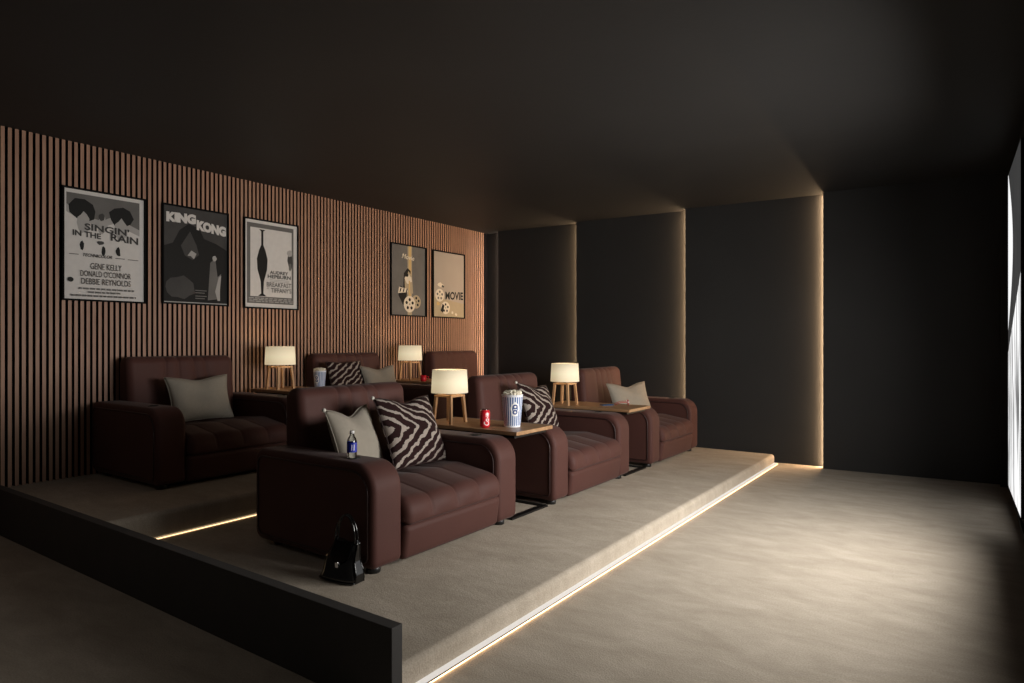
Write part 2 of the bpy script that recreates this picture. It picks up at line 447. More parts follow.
# ------------------------------------------------------------------ armchair
W2 = .68          # half width
def make_chair():
    root = empty('recliner_armchair', (0, 0, 0))
    # local x: front plane of arms at +.52, back at -.52 ; y -.68..+.68
    arm_pr = densify(rpoly([(.52, .034, .045), (.52, .605, .15), (-.565, .605, .07), (-.565, .034, .07)], 9), .08)
    for s in (-1, 1):
        y0, y1 = (-W2, -W2+.225) if s < 0 else (W2-.225, W2)
        bm = bmesh.new(); r = .035
        loft(bm, arm_pr, ys_round(y0, y1, r), lambda y, p: end_inset(y, y0, y1, r) + (0 if p.x < .45 else 0))
        a = from_bm('armrest', bm, 'chair', root)
        bm = bmesh.new()
        pp = rpoly([(.475, .075, .03), (.475, .56, .12), (-.52, .56, .05), (-.52, .075, .05)], 8)
        for yy in (y0-.002, y1+.002):
            tube(bm, [(p.x, yy, p.y) for p in pp], .006, 6, True)
        from_bm('piping', bm, 'piping', a)
        cy = (y0+y1)/2
        bm = bmesh.new()
        lathe(bm, [(.0405, .6035), (.0405, .609), (.034, .609), (.034, .6065), (.001, .6065)], 24, .24, cy)
        c = from_bm('cup_holder', bm, 'blackplastic', a)
    # base front
    sw = W2-.225
    bm = bmesh.new()
    pr = densify(rpoly([(.520, .028, .045), (.550, .235, .035), (-.40, .235, .02), (-.40, .028, .02)], 6), .08)
    r = .035
    loft(bm, pr, ys_round(-sw+.002, sw-.002, r, 5, 4), lambda y, p: end_inset(y, -sw+.002, sw-.002, r))
    from_bm('seat_base', bm, 'chair', root)
    # seat cushion with four channels
    bm = bmesh.new()
    pr = []
    base = rpoly([(.55, .228, .035), (.57, .375, .105), (.20, .435, .3), (-.33, .395, .05), (-.36, .24, .04)], 9)
    pr = densify(base, .03)
    seams = [-sw*.5, 0.0, sw*.5]
    r = .05
    ys = sorted(set([round(v, 5) for v in ys_round(-sw+.002, sw-.002, r, 6, 2)] + [round(-sw+.06+i*(2*sw-.12)/90, 5) for i in range(91)]))
    def ins(y, p):
        v = end_inset(y, -sw+.002, sw-.002, r)
        g = 0
        for s_ in seams:
            d = abs(y-s_); g += .007*math.exp(-(d/.007)**2)+.012*math.exp(-(d/.06)**2)
        fz = min(1, max(0, (p.y-.245)/.05))
        # soft creases running in from the back
        cr = .004*math.sin(y*70+p.x*4)*max(0, min(1, (.15-p.x)/.3))*fz
        return v+g*fz+cr
    loft(bm, pr, ys, ins)
    from_bm('seat_cushion', bm, 'chair', root)
    # backrest
    bm = bmesh.new()
    pr = densify(rpoly([(-.325, .36, .04), (-.375, .97, .075), (-.55, .97, .075), (-.55, .22, .06), (-.36, .22, .06)], 9), .03)
    bw = sw+.026; r = .058
    ys = sorted(set([round(v, 5) for v in ys_round(-bw, bw, r, 8, 2)] + [round(-bw+.09+i*(2*bw-.18)/100, 5) for i in range(101)]))
    bs = [-.16, -.045, .10, .20]
    def ins2(y, p):
        v = end_inset(y, -bw, bw, r)
        g = 0
        for k, s_ in enumerate(bs):
            s2 = s_*(1+.55*(.9-p.y))
            d = abs(y-s2); g += .006*math.exp(-(d/.010)**2)+.009*math.exp(-(d/.045)**2)
        ft = min(1, max(0, (p.x+.45)/.04))*min(1, max(.15, (p.y-.45)/.35))
        tp = 1 if p.y > .94 and p.x > -.47 else 0
        belly = -.02*math.sin(min(1, max(0, (p.y-.4)/.5))*PI)*math.cos(y/bw*PI/2)*(1 if p.x > -.45 else 0)
        return v+g*max(ft, tp*.7)+belly
    loft(bm, pr, ys, ins2)
    from_bm('backrest', bm, 'chair', root)
    for (x, y) in ((.44, -W2+.075), (.44, W2-.115), (-.43, -W2+.10), (-.43, W2-.10)):
        bm = bmesh.new(); lathe(bm, [(.036, 0), (.040, .005), (.040, .045)], 20, x, y)
        from_bm('leg', bm, 'blackplastic', root)
    return root

PITCH = 1.866
FX = -2.63-.52; RX = FX-2.235
FY = [3.12+i*PITCH for i in range(3)]
flabs = ['nearest recliner armchair, front row, with a black handbag on the floor beside its arm',
         'middle front row recliner armchair holding only a striped cushion, behind the can and popcorn table',
         'front row recliner armchair farthest away, next to the dark panel wall, with one grey cushion']
rlabs = ['rear row recliner armchair at left by the slat wall, with one wide grey cushion',
         'middle rear row recliner armchair with a striped and a grey cushion, its seat hidden',
         'rear row recliner armchair in the far corner, only its backrest showing, no cushion']
proto = make_chair()
for i in range(3):
    o = proto if i == 0 else copy_tree(proto)
    o.location = (FX, FY[i], FRONT_Z); tag(o, flabs[i], 'armchair', 'recliner armchairs in the front row')
for i in range(3):
    o = copy_tree(proto)
    o.location = (RX, FY[i]-(.035 if i == 0 else 0), REAR_Z); tag(o, rlabs[i], 'armchair', 'recliner armchairs in the rear row')

# ------------------------------------------------------------------ side table
TT = .632       # top height
def make_table():
    root = empty('side_table', (0, 0, 0))
    # local: front edge at x=+.49, y -.245..+.245
    boxobj('tabletop', (-.49, .49, -.243, .243, TT-.027, TT), 'top', root, bev=.002)
    bm = bmesh.new()
    for s in (-1, 1): box(bm, -.46, .45, s*.20-.012, s*.20+.012, TT-.052, TT-.027)
    for x in (-.448, .438): box(bm, x-.012, x+.012, -.212, .212, TT-.052, TT-.027)
    from_bm('top_rail', bm, 'blackmetal', root)
    for s in (-1, 1):
        boxobj('upright', (-.46, -.42, s*.20-.012, s*.20+.012, .012, TT-.052), 'blackmetal', root)
    bm = bmesh.new()
    box(bm, .40, .45, -.240, .240, 0, .014, .001, 1)
    for s in (-1, 1): box(bm, -.46, .40, s*.225-.015, s*.225+.015, 0, .014)
    box(bm, -.46, -.42, -.240, .240, 0, .0142)
    from_bm('floor_base', bm, 'blackmetal', root)
    return root
TX = -3.130; TY = [4.048+i*PITCH for i in range(2)]
tlabs = ['wood topped side table with the soda can and popcorn bucket on it',
         'wood topped side table with red glasses and a blue phone near its front edge']
rtl = ['rear row side table under the lamp nearest the left armchair',
       'rear row side table with a small red mug, behind the front row lamp']
tp = make_table()
for i in range(2):
    o = tp if i == 0 else copy_tree(tp)
    o.location = (TX, TY[i], FRONT_Z); tag(o, tlabs[i], 'side table', 'side tables in the front row')
for i in range(2):
    o = copy_tree(tp); o.location = (TX-2.235, TY[i], REAR_Z); tag(o, rtl[i], 'side table', 'side tables in the rear row')

# ------------------------------------------------------------------ table lamp
def make_lamp():
    root = empty('table_lamp', (0, 0, 0))
    H1 = .215
    for sx in (-1, 1):
        for sy in (-1, 1):
            bm = bmesh.new()
            a = Vector((sx*.090, sy*.090, 0)); c = Vector((sx*.074, sy*.074, H1))
            w, d = .011, .011
            A = [bm.verts.new(a+Vector((x*w, y*d, 0))) for x, y in ((-1, -1), (1, -1), (1, 1), (-1, 1))]
            B = [bm.verts.new(c+Vector((x*w, y*d, 0))) for x, y in ((-1, -1), (1, -1), (1, 1), (-1, 1))]
            for i in range(4): bm.faces.new((A[i], A[(i+1) % 4], B[(i+1) % 4], B[i]))
            bm.faces.new(A); bm.faces.new(B)
            from_bm('leg', bm, 'lampwood', root)
    bm = bmesh.new()
    for s in (-1, 1):
        box(bm, -.088, .088, s*.075-.010, s*.075+.010, H1-.008, H1+.006)
        box(bm, s*.075-.010, s*.075+.010, -.088, .088, H1-.0085, H1+.0055)
    box(bm, -.084, .084, -.011, .011, H1-.005, H1+.009)
    from_bm('top_frame', bm, 'lampwood', root)
    bm = bmesh.new(); lathe(bm, [(.014, H1+.005), (.014, H1+.07)], 16)
    from_bm('bulb_holder', bm, 'brass', root)
    bm = bmesh.new(); lathe(bm, [(.012, H1+.07), (.026, H1+.085), (.031, H1+.11), (.024, H1+.135), (.006, H1+.145)], 20)
    from_bm('bulb', bm, 'bulb', root)
    z0, z1 = H1+.022, H1+.205
    bm = bmesh.new()
    lathe(bm, [(.147, z0), (.145, z0+.04), (.142, z0+.1), (.137, z1), (.134, z1), (.139, z0+.1), (.142, z0+.04), (.144, z0), (.147, z0)], 48, cap=False, uv=True, z0=z0, z1=z1)
    sh = from_bm('lamp_shade', bm, 'shade', root, smooth=True)
    bm = bmesh.new()
    for zz, rr in ((z0+.001, .1455), (z1-.001, .1355)):
        tube(bm, [(rr*math.cos(k*PI/16), rr*math.sin(k*PI/16), zz) for k in range(32)], .0022, 6, True)
    for k in range(3): 
        th = k*2*PI/3
        tube(bm, [(.012*math.cos(th), .012*math.sin(th), H1+.068), (.14*math.cos(th), .14*math.sin(th), z0+.004)], .0018, 6)
    from_bm('shade_ring', bm, 'pcream', sh)
    return root
LX = -3.40
LZ = FRONT_Z+TT
lp = make_lamp()
llabs = ['lit table lamp on the nearest front row side table, beside the soda can',
         'lit table lamp on the front row table with the red glasses and blue phone']
rll = ['lit table lamp before the slat wall, left of the popcorn bucket and rear cushions',
       'lit table lamp before the slat wall with a red mug at its foot']
lamp_pos = []
for i in range(2):
    o = lp if i == 0 else copy_tree(lp)
    o.location = (LX, 3.965+i*1.80, LZ); tag(o, llabs[i], 'lamp', 'wooden legged table lamps'); lamp_pos.append(o.location.copy())
for i in range(2):
    o = copy_tree(lp); o.location = (LX-2.235, 3.99+i*1.84, REAR_Z+TT); tag(o, rll[i], 'lamp', 'wooden legged table lamps'); lamp_pos.append(o.location.copy())

# ------------------------------------------------------------------ cushions
def cushion(name, w, h, t, mat, centre, right, up, label, chop=.0, pinch=.10, corners=False, group=None, wave=.012):
    """pillow of width w along 'right', height h along 'up' """
    root = empty(name, centre, 0, label, 'cushion', group)
    R_ = Vector(right).normalized(); U_ = Vector(up); U_ = (U_-R_*U_.dot(R_)).normalized(); N_ = R_.cross(U_)
    bm = bmesh.new(); lay = bm.loops.layers.uv.verify()
    n = 26
    def P(i, j, s):
        u = -1+2*i/n; v = -1+2*j/n
        x = u*(1-pinch*(1-v*v)**1.0*(abs(u)**2)); y = v*(1-pinch*.8*(1-u*u)*(abs(v)**2))
        if v > 0: y -= chop*math.exp(-(u/.42)**2)*v**1.5
        th = ((1-abs(u)**2.6)*(1-abs(v)**2.6))**.55
        th *= t/2
        if v > 0: th *= (1-.35*math.exp(-(u/.3)**2)*v*(1 if chop > .05 else 0))
        wv = wave*math.sin(5*u+2.5*v)*math.cos(3*v-u)*(1 if s > 0 else .4)
        d = s*th+wv*th/(t/2)
        return R_*x*w/2+U_*y*h/2+N_*d
    V = {}
    for s in (1, -1):
        for i in range(n+1):
            for j in range(n+1):
                ed = i in (0, n) or j in (0, n)
                if s < 0 and ed: V[(s, i, j)] = V[(1, i, j)]
                else: V[(s, i, j)] = bm.verts.new(P(i, j, s))
    for s in (1, -1):
        for i in range(n):
            for j in range(n):
                q = [(i, j), (i+1, j), (i+1, j+1), (i, j+1)]
                if s < 0: q = q[::-1]
                f = bm.faces.new([V[(s, a, c)] for a, c in q]); f.smooth = True
                for l, (a, c) in zip(f.loops, q): l[lay].uv = (a/n, c/n)
    body = from_bm('cover', bm, mat, root, recalc=False)
    bm = bmesh.new()
    edge = [P(i, 0, 1) for i in range(n)]+[P(n, j, 1) for j in range(n)]+[P(i, n, 1) for i in range(n, 0, -1)]+[P(0, j, 1) for j in range(n, 0, -1)]
    tube(bm, edge, .0035, 6, True)
    from_bm('seam_piping', bm, 'greyfab' if mat == 'greyfab' else 'piping', root)
    if corners:
        bm = bmesh.new()
        c = P(0, n, 1)
        bmesh.ops.create_uvsphere(bm, u_segments=10, v_segments=8, radius=.013, matrix=Matrix.Translation(c))
        from_bm('corner_bead', bm, 'button', root, smooth=True)
    return root
# right = direction of growing Y for a viewer on the +X side, normal points to +X
cushion('grey_cushion', .50, .46, .15, 'greyfab', (-3.21, 2.835, .742), (-.30, .95, -.02), (-.33, -.06, .94),
        'dark beige grey cushion behind the water bottle, propped beside the big striped cushion', chop=.22, pinch=.09, corners=True, group='plain grey cushions')
cushion('striped_cushion', .60, .50, .15, 'zebra', (-3.17, 3.300, .765), (-.10, .98, -.04), (-.42, .16, .90),
        'cushion with pale chevron stripes on the nearest front row armchair', chop=.16, pinch=.06, corners=True, group='zebra striped cushions')
cushion('striped_cushion', .56, .50, .15, 'zebra', (-3.25, 5.05, .755), (-.06, .99, -.10), (-.38, .05, .92),
        'zebra striped cushion behind the large popcorn bucket on middle front armchair', chop=.12, pinch=.06, corners=True, group='zebra striped cushions')
cushion('grey_cushion', .66, .42, .14, 'greyfab', (-3.18, 6.86, .712), (.27, .95, 0), (-.35, .0, .93),
        'pale grey cushion on the farthest front row armchair', chop=.20, pinch=.10, group='plain grey cushions')
cushion('grey_cushion', .57, .40, .15, 'greyfab', (-5.52, 3.10, .885), (0, 1, .01), (-.28, 0, .96),
        'wide grey cushion alone on the left rear armchair by the slat wall', chop=.13, pinch=.10, group='plain grey cushions')
cushion('striped_cushion', .50, .46, .15, 'zebra2', (-5.55, 4.78, .945), (-.05, 1, 0), (-.30, 0, .95),
        'darkest zebra striped cushion, in the rear row beside the smaller popcorn bucket', chop=.05, pinch=.05, group='zebra striped cushions')
cushion('grey_cushion', .52, .42, .14, 'greyfab', (-5.47, 5.19, .905), (-.02, 1, 0), (-.30, 0, .95),
        'grey cushion in the rear row half behind the dark striped cushion', chop=.16, pinch=.10, group='plain grey cushions')

# ------------------------------------------------------------------ text helper
def text_mesh(s, shear=0, bold=0):
    cu = bpy.data.curves.new('t', 'FONT'); cu.body = s; cu.align_x = 'LEFT'; cu.size = 1; cu.shear = shear; cu.offset = bold
    cu.resolution_u = 3
    o = bpy.data.objects.new('t', cu); COL.objects.link(o)
    dg = bpy.context.evaluated_depsgraph_get(); dg.update()
    me = bpy.data.meshes.new_from_object(o.evaluated_get(dg))
    vs = [v.co.copy() for v in me.vertices]; fs = [tuple(p.vertices) for p in me.polygons]
    bpy.data.objects.remove(o); bpy.data.curves.remove(cu); bpy.data.meshes.remove(me)
    x0 = min(v.x for v in vs); x1 = max(v.x for v in vs); y0 = min(v.y for v in vs); y1 = max(v.y for v in vs)
    return [((v.x-x0)/(x1-x0), (v.y-y0)/(y1-y0)) for v in vs], fs

# ------------------------------------------------------------------ drinks and snacks
def can():
    root = empty('soda_can', (-2.985, 3.885, LZ), 0, 'small upright red soda can with white lettering on the wooden side table', 'can'); root.scale = (1.15, 1.15, 1.13)
    bm = bmesh.new()
    lathe(bm, [(.024, 0), (.028, .004), (.033, .012), (.033, .104), (.027, .117)], 36, mi=0)
    from_bm('body', bm, 'red', root)
    bm = bmesh.new(); lathe(bm, [(.027, .117), (.028, .119), (.0265, .120), (.025, .117), (.001, .117)], 36)
    box(bm, -.004, .014, -.006, .006, .1172, .1187)
    from_bm('lid', bm, 'silver', root)
    pts, fs = text_mesh('Coke', .15, .02)
    bm = bmesh.new(); th0 = math.radians(-32)
    # lettering runs up the can; letter height spans angle
    vs = []
    for (u, v) in pts:
        th = th0+(.5-v)*-1.15*-1; vs.append(bm.verts.new((.0334*math.cos(th), .0334*math.sin(th), .016+u*.082)))
    for f in fs:
        try: bm.faces.new([vs[i] for i in f])
        except ValueError: pass
    from_bm('lettering', bm, 'white', root)
    return root
can()

def bucket(name_loc, s, label, face):
    root = empty('popcorn_bucket', name_loc, 0, label, 'popcorn', 'striped popcorn buckets')
    H_ = .225*s; r0, r1 = .057*s, .076*s
    bm = bmesh.new()
    lathe(bm, [(r0, 0), (r0+(r1-r0)*.5, H_*.5), (r1, H_), (r1+.002*s, H_+.002), (r1-.003, H_), (r1-.01, H_*.85), (.001, H_*.84)], 64, cap=False, uv=True, z0=0, z1=H_)
    f = from_bm('bucket', bm, 'bucket', root, smooth=True, recalc=True)
    bm = bmesh.new(); rr = random.Random(3)
    for k in range(110):
        a = rr.random()*2*PI; q = math.sqrt(rr.random())*(r1-.008)
        z = H_+.004+.022*s*(1-(q/r1)**2)+rr.uniform(-.008, .008)
        bmesh.ops.create_icosphere(bm, subdivisions=1, radius=rr.uniform(.007, .012)*s**.5, matrix=Matrix.Translation((q*math.cos(a), q*math.sin(a), z))@Matrix.Scale(rr.uniform(.7, 1.1), 4, (0, 0, 1)))
    pc = from_bm('popcorn', bm, 'popcorn', root, smooth=True); pc['kind'] = 'stuff'
    # round badge
    def surf(a, z, off): 
        r = r0+(r1-r0)*z/H_+off; return (r*math.cos(face+a), r*math.sin(face+a), z)
    bm = bmesh.new()
    zc = H_*.56
    def disc(ac, zc_, ra, rz, off, mi, n=24, wob=0):
        c = bm.verts.new(surf(ac, zc_, off)); ring = [bm.verts.new(surf(ac+ra*(1+wob*math.sin(5*k*2*PI/n))*math.cos(2*PI*k/n), zc_+rz*(1+wob*math.sin(5*k*2*PI/n))*math.sin(2*PI*k/n), off)) for k in range(n)]
        for k in range(n):
            f = bm.faces.new((c, ring[k], ring[(k+1) % n])); f.material_index = mi
    disc(0, zc, .46, .050*s, .0015, 0, 40, .05)
    for dz in (.019, -.019):
        disc(.0, zc+dz*s, .27, .0165*s, .0025, 1)
        disc(.0, zc+dz*s, .12, .007*s, .0035, 0)
    from_bm('badge', bm, ['white', 'badgeblue'], root)
    return root
bucket((-2.85, 4.05, LZ), 1.07, 'large blue and white striped popcorn bucket on the wooden side table', math.radians(-38))
bucket((-5.45, 4.325, REAR_Z+.612), .84, 'smaller blue and white striped popcorn bucket in the rear row beside the dark striped cushion', math.radians(-70))

# water bottle on the near arm
root = empty('water_bottle', (-2.93, 2.553, FRONT_Z+.6065), 0, 'small clear bottle with a blue label standing on the nearest armrest', 'bottle')
bm = bmesh.new(); lathe(bm, [(.024, .0), (.028, .006), (.028, .095), (.024, .108), (.013, .128), (.0115, .140)], 28)
from_bm('bottle_body', bm, 'clear', root)
bm = bmesh.new(); lathe(bm, [(.0287, .032), (.0287, .088)], 28, cap=False); from_bm('label_band', bm, 'bluelabel', root)
bm = bmesh.new()
pts, fs = text_mesh('aqua', 0, .02); fs = fs
for k in range(2):
    th0 = math.radians(-45+k*26)
    q = [bm.verts.new((.0291*math.cos(th0+a), .0291*math.sin(th0+a), z)) for a, z in ((-.06, .04), (.10, .045), (.16, .075), (.0, .08))]
    bm.faces.new(q)
from_bm('label_mark', bm, 'white', root)
bm = bmesh.new(); lathe(bm, [(.0135, .138), (.0135, .153), (.012, .155)], 20); from_bm('bottle_cap', bm, 'white', root)

# red glasses and blue phone on second table
root = empty('red_glasses', (-2.86, 6.10, LZ), math.radians(30), 'red framed glasses lying on the farther front row side table', 'glasses')
bm = bmesh.new()
for s in (-1, 1):
    ring = rpoly([(-.030, -.022, .014), (.030, -.022, .014), (.030, .022, .012), (-.030, .022, .012)], 4)
    tube(bm, [(.003, p.x+s*.040, p.y+.026) for p in ring], .0042, 6, True)
tube(bm, [(.003, -.010, .033), (.004, 0, .036), (.003, .010, .033)], .0035, 6)
from_bm('rim', bm, 'redplastic', root)
bm = bmesh.new()
for s in (-1, 1):
    tube(bm, [(.0, s*.070, .033), (-.07, s*.068, .030), (-.13, s*.064, .006)], .0035, 6)
    bmesh.ops.create_uvsphere(bm, u_segments=8, v_segments=6, radius=.007, matrix=Matrix.Translation((.004, s*.072, .036)))
from_bm('temple', bm, 'redplastic', root)
for s in (-1, 1):
    boxobj('hinge', (-.004, .010, s*.072-.005, s*.072+.005, .028, .042), 'white', root)
root = empty('blue_phone', (-3.02, 5.95, LZ), math.radians(60), 'flat blue phone lying on the farther side table, left of the glasses', 'phone')
boxobj('phone_body', (-.065, .065, -.032, .032, .0, .009), 'blue', root, bev=.003)
boxobj('phone_screen', (-.06, .06, -.028, .028, .009, .0096), 'blackplastic', root)
# red mug at rear
root = empty('red_mug', (-5.30, 5.705, REAR_Z+TT), 0, 'small red mug at the foot of the farther rear lamp', 'mug')
bm = bmesh.new(); lathe(bm, [(.028, 0), (.034, .006), (.036, .07), (.033, .07), (.031, .01), (.001, .009)], 28, cap=False); from_bm('cup', bm, 'red', root)
bm = bmesh.new(); tube(bm, [(.034*math.cos(.4), .034*math.sin(.4), .058), (.052, .028, .055), (.060, .03, .036), (.050, .026, .018), (.033*math.cos(.4), .033*math.sin(.4), .016)], .004, 8)
from_bm('handle', bm, 'red', root)

# handbag
root = empty('handbag', (-2.765, 2.335, FRONT_Z), math.radians(7), 'black patent leather handbag with tall handle on the floor by the nearest armchair', 'handbag')
# body: trapezoid wedge; local x along arm (towards front), y outwards
bm = bmesh.new(); n = 14; m_ = 10
def bagp(u, v, s):
    w = .128*(1-.42*v)+.006*math.sin(v*9)*u; d = .062*(1-.72*v)
    x = u*w; bul = (1-abs(u)**4)
    return Vector((x+.02*v, s*d*(.55+.45*bul)+.004*math.sin(7*u+5*v)*s*v + .02*v, .005+.215*v - .018*v*(1-u*u)))
V = {}
for s in (1, -1):
    for i in range(n+1):
        for j in range(m_+1): V[(s, i, j)] = bm.verts.new(bagp(-1+2*i/n, j/m_, s))
for s in (1, -1):
    for i in range(n):
        for j in range(m_):
            f = bm.faces.new([V[(s, a, c)] for a, c in ((i, j), (i+1, j), (i+1, j+1), (i, j+1))]); f.smooth = True
for i in (0, n):
    for j in range(m_): bm.faces.new((V[(1, i, j)], V[(1, i, j+1)], V[(-1, i, j+1)], V[(-1, i, j)]))
for j in (0, m_):
    for i in range(n): bm.faces.new((V[(1, i, j)], V[(1, i+1, j)], V[(-1, i+1, j)], V[(-1, i, j)]))
from_bm('bag_body', bm, 'patent', root)
bm = bmesh.new()
fl = [bagp(u, v, -1)+Vector((0, -.004, 0)) for u, v in ((-.8, .98), (.8, .98), (.72, .6), (0, .42), (-.72, .6))]
bk = [p+Vector((0, -.005, 0)) for p in fl]
A = [bm.verts.new(p) for p in fl]; B = [bm.verts.new(p) for p in bk]
for i in range(5): bm.faces.new((A[i], A[(i+1) % 5], B[(i+1) % 5], B[i]))
bm.faces.new(A); bm.faces.new(B)
from_bm('flap', bm, 'patent', root)
c = bagp(0, .45, -1)
bm = bmesh.new(); box(bm, c.x-.010, c.x+.010, c.y-.014, c.y-.007, c.z-.016, c.z+.014, .003, 2); from_bm('clasp', bm, 'silver', root)
for s in (-1, 1):
    bm = bmesh.new()
    pts = []
    for k in range(21):
        t_ = PI*k/20
        pts.append((.02-.070*math.cos(t_)*(1-.12*math.sin(t_)), .02+s*.012*(1-math.sin(t_)*.4), .195+.150*math.sin(t_)**.8))
    tube(bm, pts, .0055, 8)
    from_bm('handle', bm, 'patent', root)
bm = bmesh.new()
e = [bagp(u, 0.02, -1)+Vector((0, -.002, 0)) for u in [-1+2*k/12 for k in range(13)]]; tube(bm, e, .003, 6)
e = [bagp(1, k/10, 1) for k in range(11)]; tube(bm, e, .0032, 6)
e = [bagp(1, k/10, -1) for k in range(11)]; tube(bm, e, .0032, 6)
from_bm('edge_trim', bm, 'patent', root)

# ------------------------------------------------------------------ posters
class Print:
    def __init__(s, w, h): s.bm = bmesh.new(); s.w = w; s.h = h; s.mats = []; s.k = 0
    def mi(s, m):
        if m not in s.mats: s.mats.append(m)
        return s.mats.index(m)
    def poly(s, pts, m, lift=None):
        s.k += 1; x = .0003*s.k
        f = s.bm.faces.new([s.bm.verts.new((x, u*s.w, v*s.h)) for u, v in pts]); f.material_index = s.mi(m)
        f.normal_update()
        if f.normal.x < 0: f.normal_flip()
    def rect(s, u0, u1, v0, v1, m): s.poly([(u0, v0), (u1, v0), (u1, v1), (u0, v1)], m)
    def ell(s, cu, cv, ru, rv, m, n=20, wob=0, seed=0, a0=0, a1=2*PI):
        r = random.Random(seed)
        s.poly([(cu+ru*(1+wob*r.uniform(-1, 1))*math.cos(a0+(a1-a0)*k/n), cv+rv*(1+wob*r.uniform(-1, 1))*math.sin(a0+(a1-a0)*k/n)) for k in range(n)], m)
    def text(s, t, u0, u1, v0, v1, m, slope=0, shear=0, bold=0, taper=0):
        s.k += 1; x = .0003*s.k
        pts, fs = text_mesh(t, shear, bold)
        vs = [s.bm.verts.new((x, (u0+p*(u1-u0))*s.w, (v0+q*(v1-v0)*(1+taper*p)+slope*p)*s.h)) for p, q in pts]
        mi = s.mi(m)
        for f in fs:
            try:
                g = s.bm.faces.new([vs[i] for i in f]); g.material_index = mi
            except ValueError: pass
    def done(s, parent):
        return from_bm('print', s.bm, s.mats, parent, recalc=False)

def poster(y0, y1, z0, z1, label, draw):
    w, h = y1-y0, z1-z0
    root = empty('framed_poster', (-5.953, y0, z0), 0, label, 'poster', 'framed posters on the slat wall')
    bm = bmesh.new(); t = .014
    box(bm, 0, .024, 0, t, 0, h); box(bm, 0, .024, w-t, w, 0, h)
    box(bm, 0, .0238, t, w-t, 0, t); box(bm, 0, .0238, t, w-t, h-t, h); box(bm, 0, .008, t, w-t, t, h-t)
    from_bm('frame', bm, 'frameblack', root)
    p = Print(w-2*t, h-2*t); draw(p); o = p.done(root); o.location = (.0085, t, t)
    return root

def d1(p):
    p.rect(0, 1, 0, 1, 'pw')
    p.rect(.03, .94, .60, .965, 'pg2'); p.poly([(.03, .60), (.94, .60), (.94, .70), (.6, .80), (.45, .74), (.2, .78), (.03, .86)], 'pg1')
    p.poly([(.0, .42), (.94, .42), (.94, .64), (.6, .73), (.45, .68), (.2, .72), (.0, .80)], 'pw')
    # two plain dark rounded canopies, pale drifting shapes beneath
    p.ell(.22, .82, .165, .105, 'pk', 9, .14, 4); p.ell(.70, .80, .165, .100, 'pk', 9, .14, 9)
    p.ell(.23, .70, .075, .10, 'pg1', 12, .15, 1); p.ell(.46, .70, .055, .09, 'pg1', 12, .2, 2); p.ell(.70, .68, .08, .10, 'pg1', 12, .2, 3)
    p.ell(.45, .775, .035, .035, 'pg3', 10, .2, 5)
    for u, v in ((.21, .485), (.47, .465), (.66, .46)): p.ell(u, v, .030, .045, 'pk', 9, .35, int(u*100))
    p.ell(.44, .535, .05, .02, 'pg3', 9, .3, 8)
    p.text("SINGIN'", .24, .80, .640, .705, 'pg3', -.012, 0, .03)
    p.text('IN THE', .10, .44, .580, .632, 'pg3', -.012, 0, .03)
    p.text('RAIN', .56, .92, .568, .635, 'pg3', -.014, 0, .03)
    p.text('TECHNICOLOR', .22, .58, .395, .425, 'pg3', -.002, .3, .02)
    p.rect(.06, .17, .405, .412, 'pg2'); p.rect(.62, .74, .400, .407, 'pg2'); p.rect(.78, .92, .398, .405, 'pg2')
    p.text('GENE KELLY', .31, .70, .282, .340, 'pg3', 0, 0, .0)
    p.text("DONALD O'CONNOR", .19, .82, .212, .268, 'pg3', 0, 0, .0)
    p.text('DEBBIE REYNOLDS', .20, .82, .140, .196, 'pg3', 0, 0, .0)
    p.ell(.075, .175, .035, .022, 'pk')
    for v, u0, u1, s in ((.092, .17, .86, 1), (.060, .28, .68, 2), (.026, .08, .88, 3)):
        r = random.Random(s); u = u0
        while u < u1:
            du = r.uniform(.03, .07); p.rect(u, min(u1, u+du), v, v+.016, 'pg2'); u += du+.018
def d2(p):
    p.rect(0, 1, 0, 1, 'pg3'); p.rect(.0, 1, .012, .0, 'pg1')
    p.rect(0, 1, .0, .012, 'pg1')
    p.rect(.0, 1, .66, 1, 'pg3')
    p.poly([(0, .012), (1, .012), (1, .60), (.82, .66), (.62, .70), (.55, .80), (.38, .84), (.24, .76), (.14, .62), (0, .58)], 'pk')
    # plain grey mounds and a pale ridge
    p.poly([(.26, .60), (.40, .76), (.50, .62), (.54, .52), (.44, .46), (.32, .50)], 'pg3')
    p.ell(.26, .16, .22, .12, 'pg3', 14, .15, 3); p.poly([(.36, .50), (.42, .56), (.50, .53), (.46, .47), (.41, .50)], 'pg1')
    p.poly([(.68, .04), (.72, .45), (.80, .50), (.84, .30), (.90, .34), (.86, .06)], 'pg2')
    p.ell(.79, .50, .035, .03, 'pg1', 10, .1, 2); p.poly([(.84, .04), (.80, .14), (.86, .30), (.90, .32), (.88, .16), (.88, .04)], 'pg1')
    for k, v in enumerate((.135, .11, .075, .05)): p.rect(.48, .66-.03*(k % 2), v, v+.010, 'pg2')
    p.text('KING', .04, .49, .83, .935, 'pw', .010, 0, .075)
    p.text('KONG', .50, .98, .785, .895, 'pw', -.035, 0, .075)
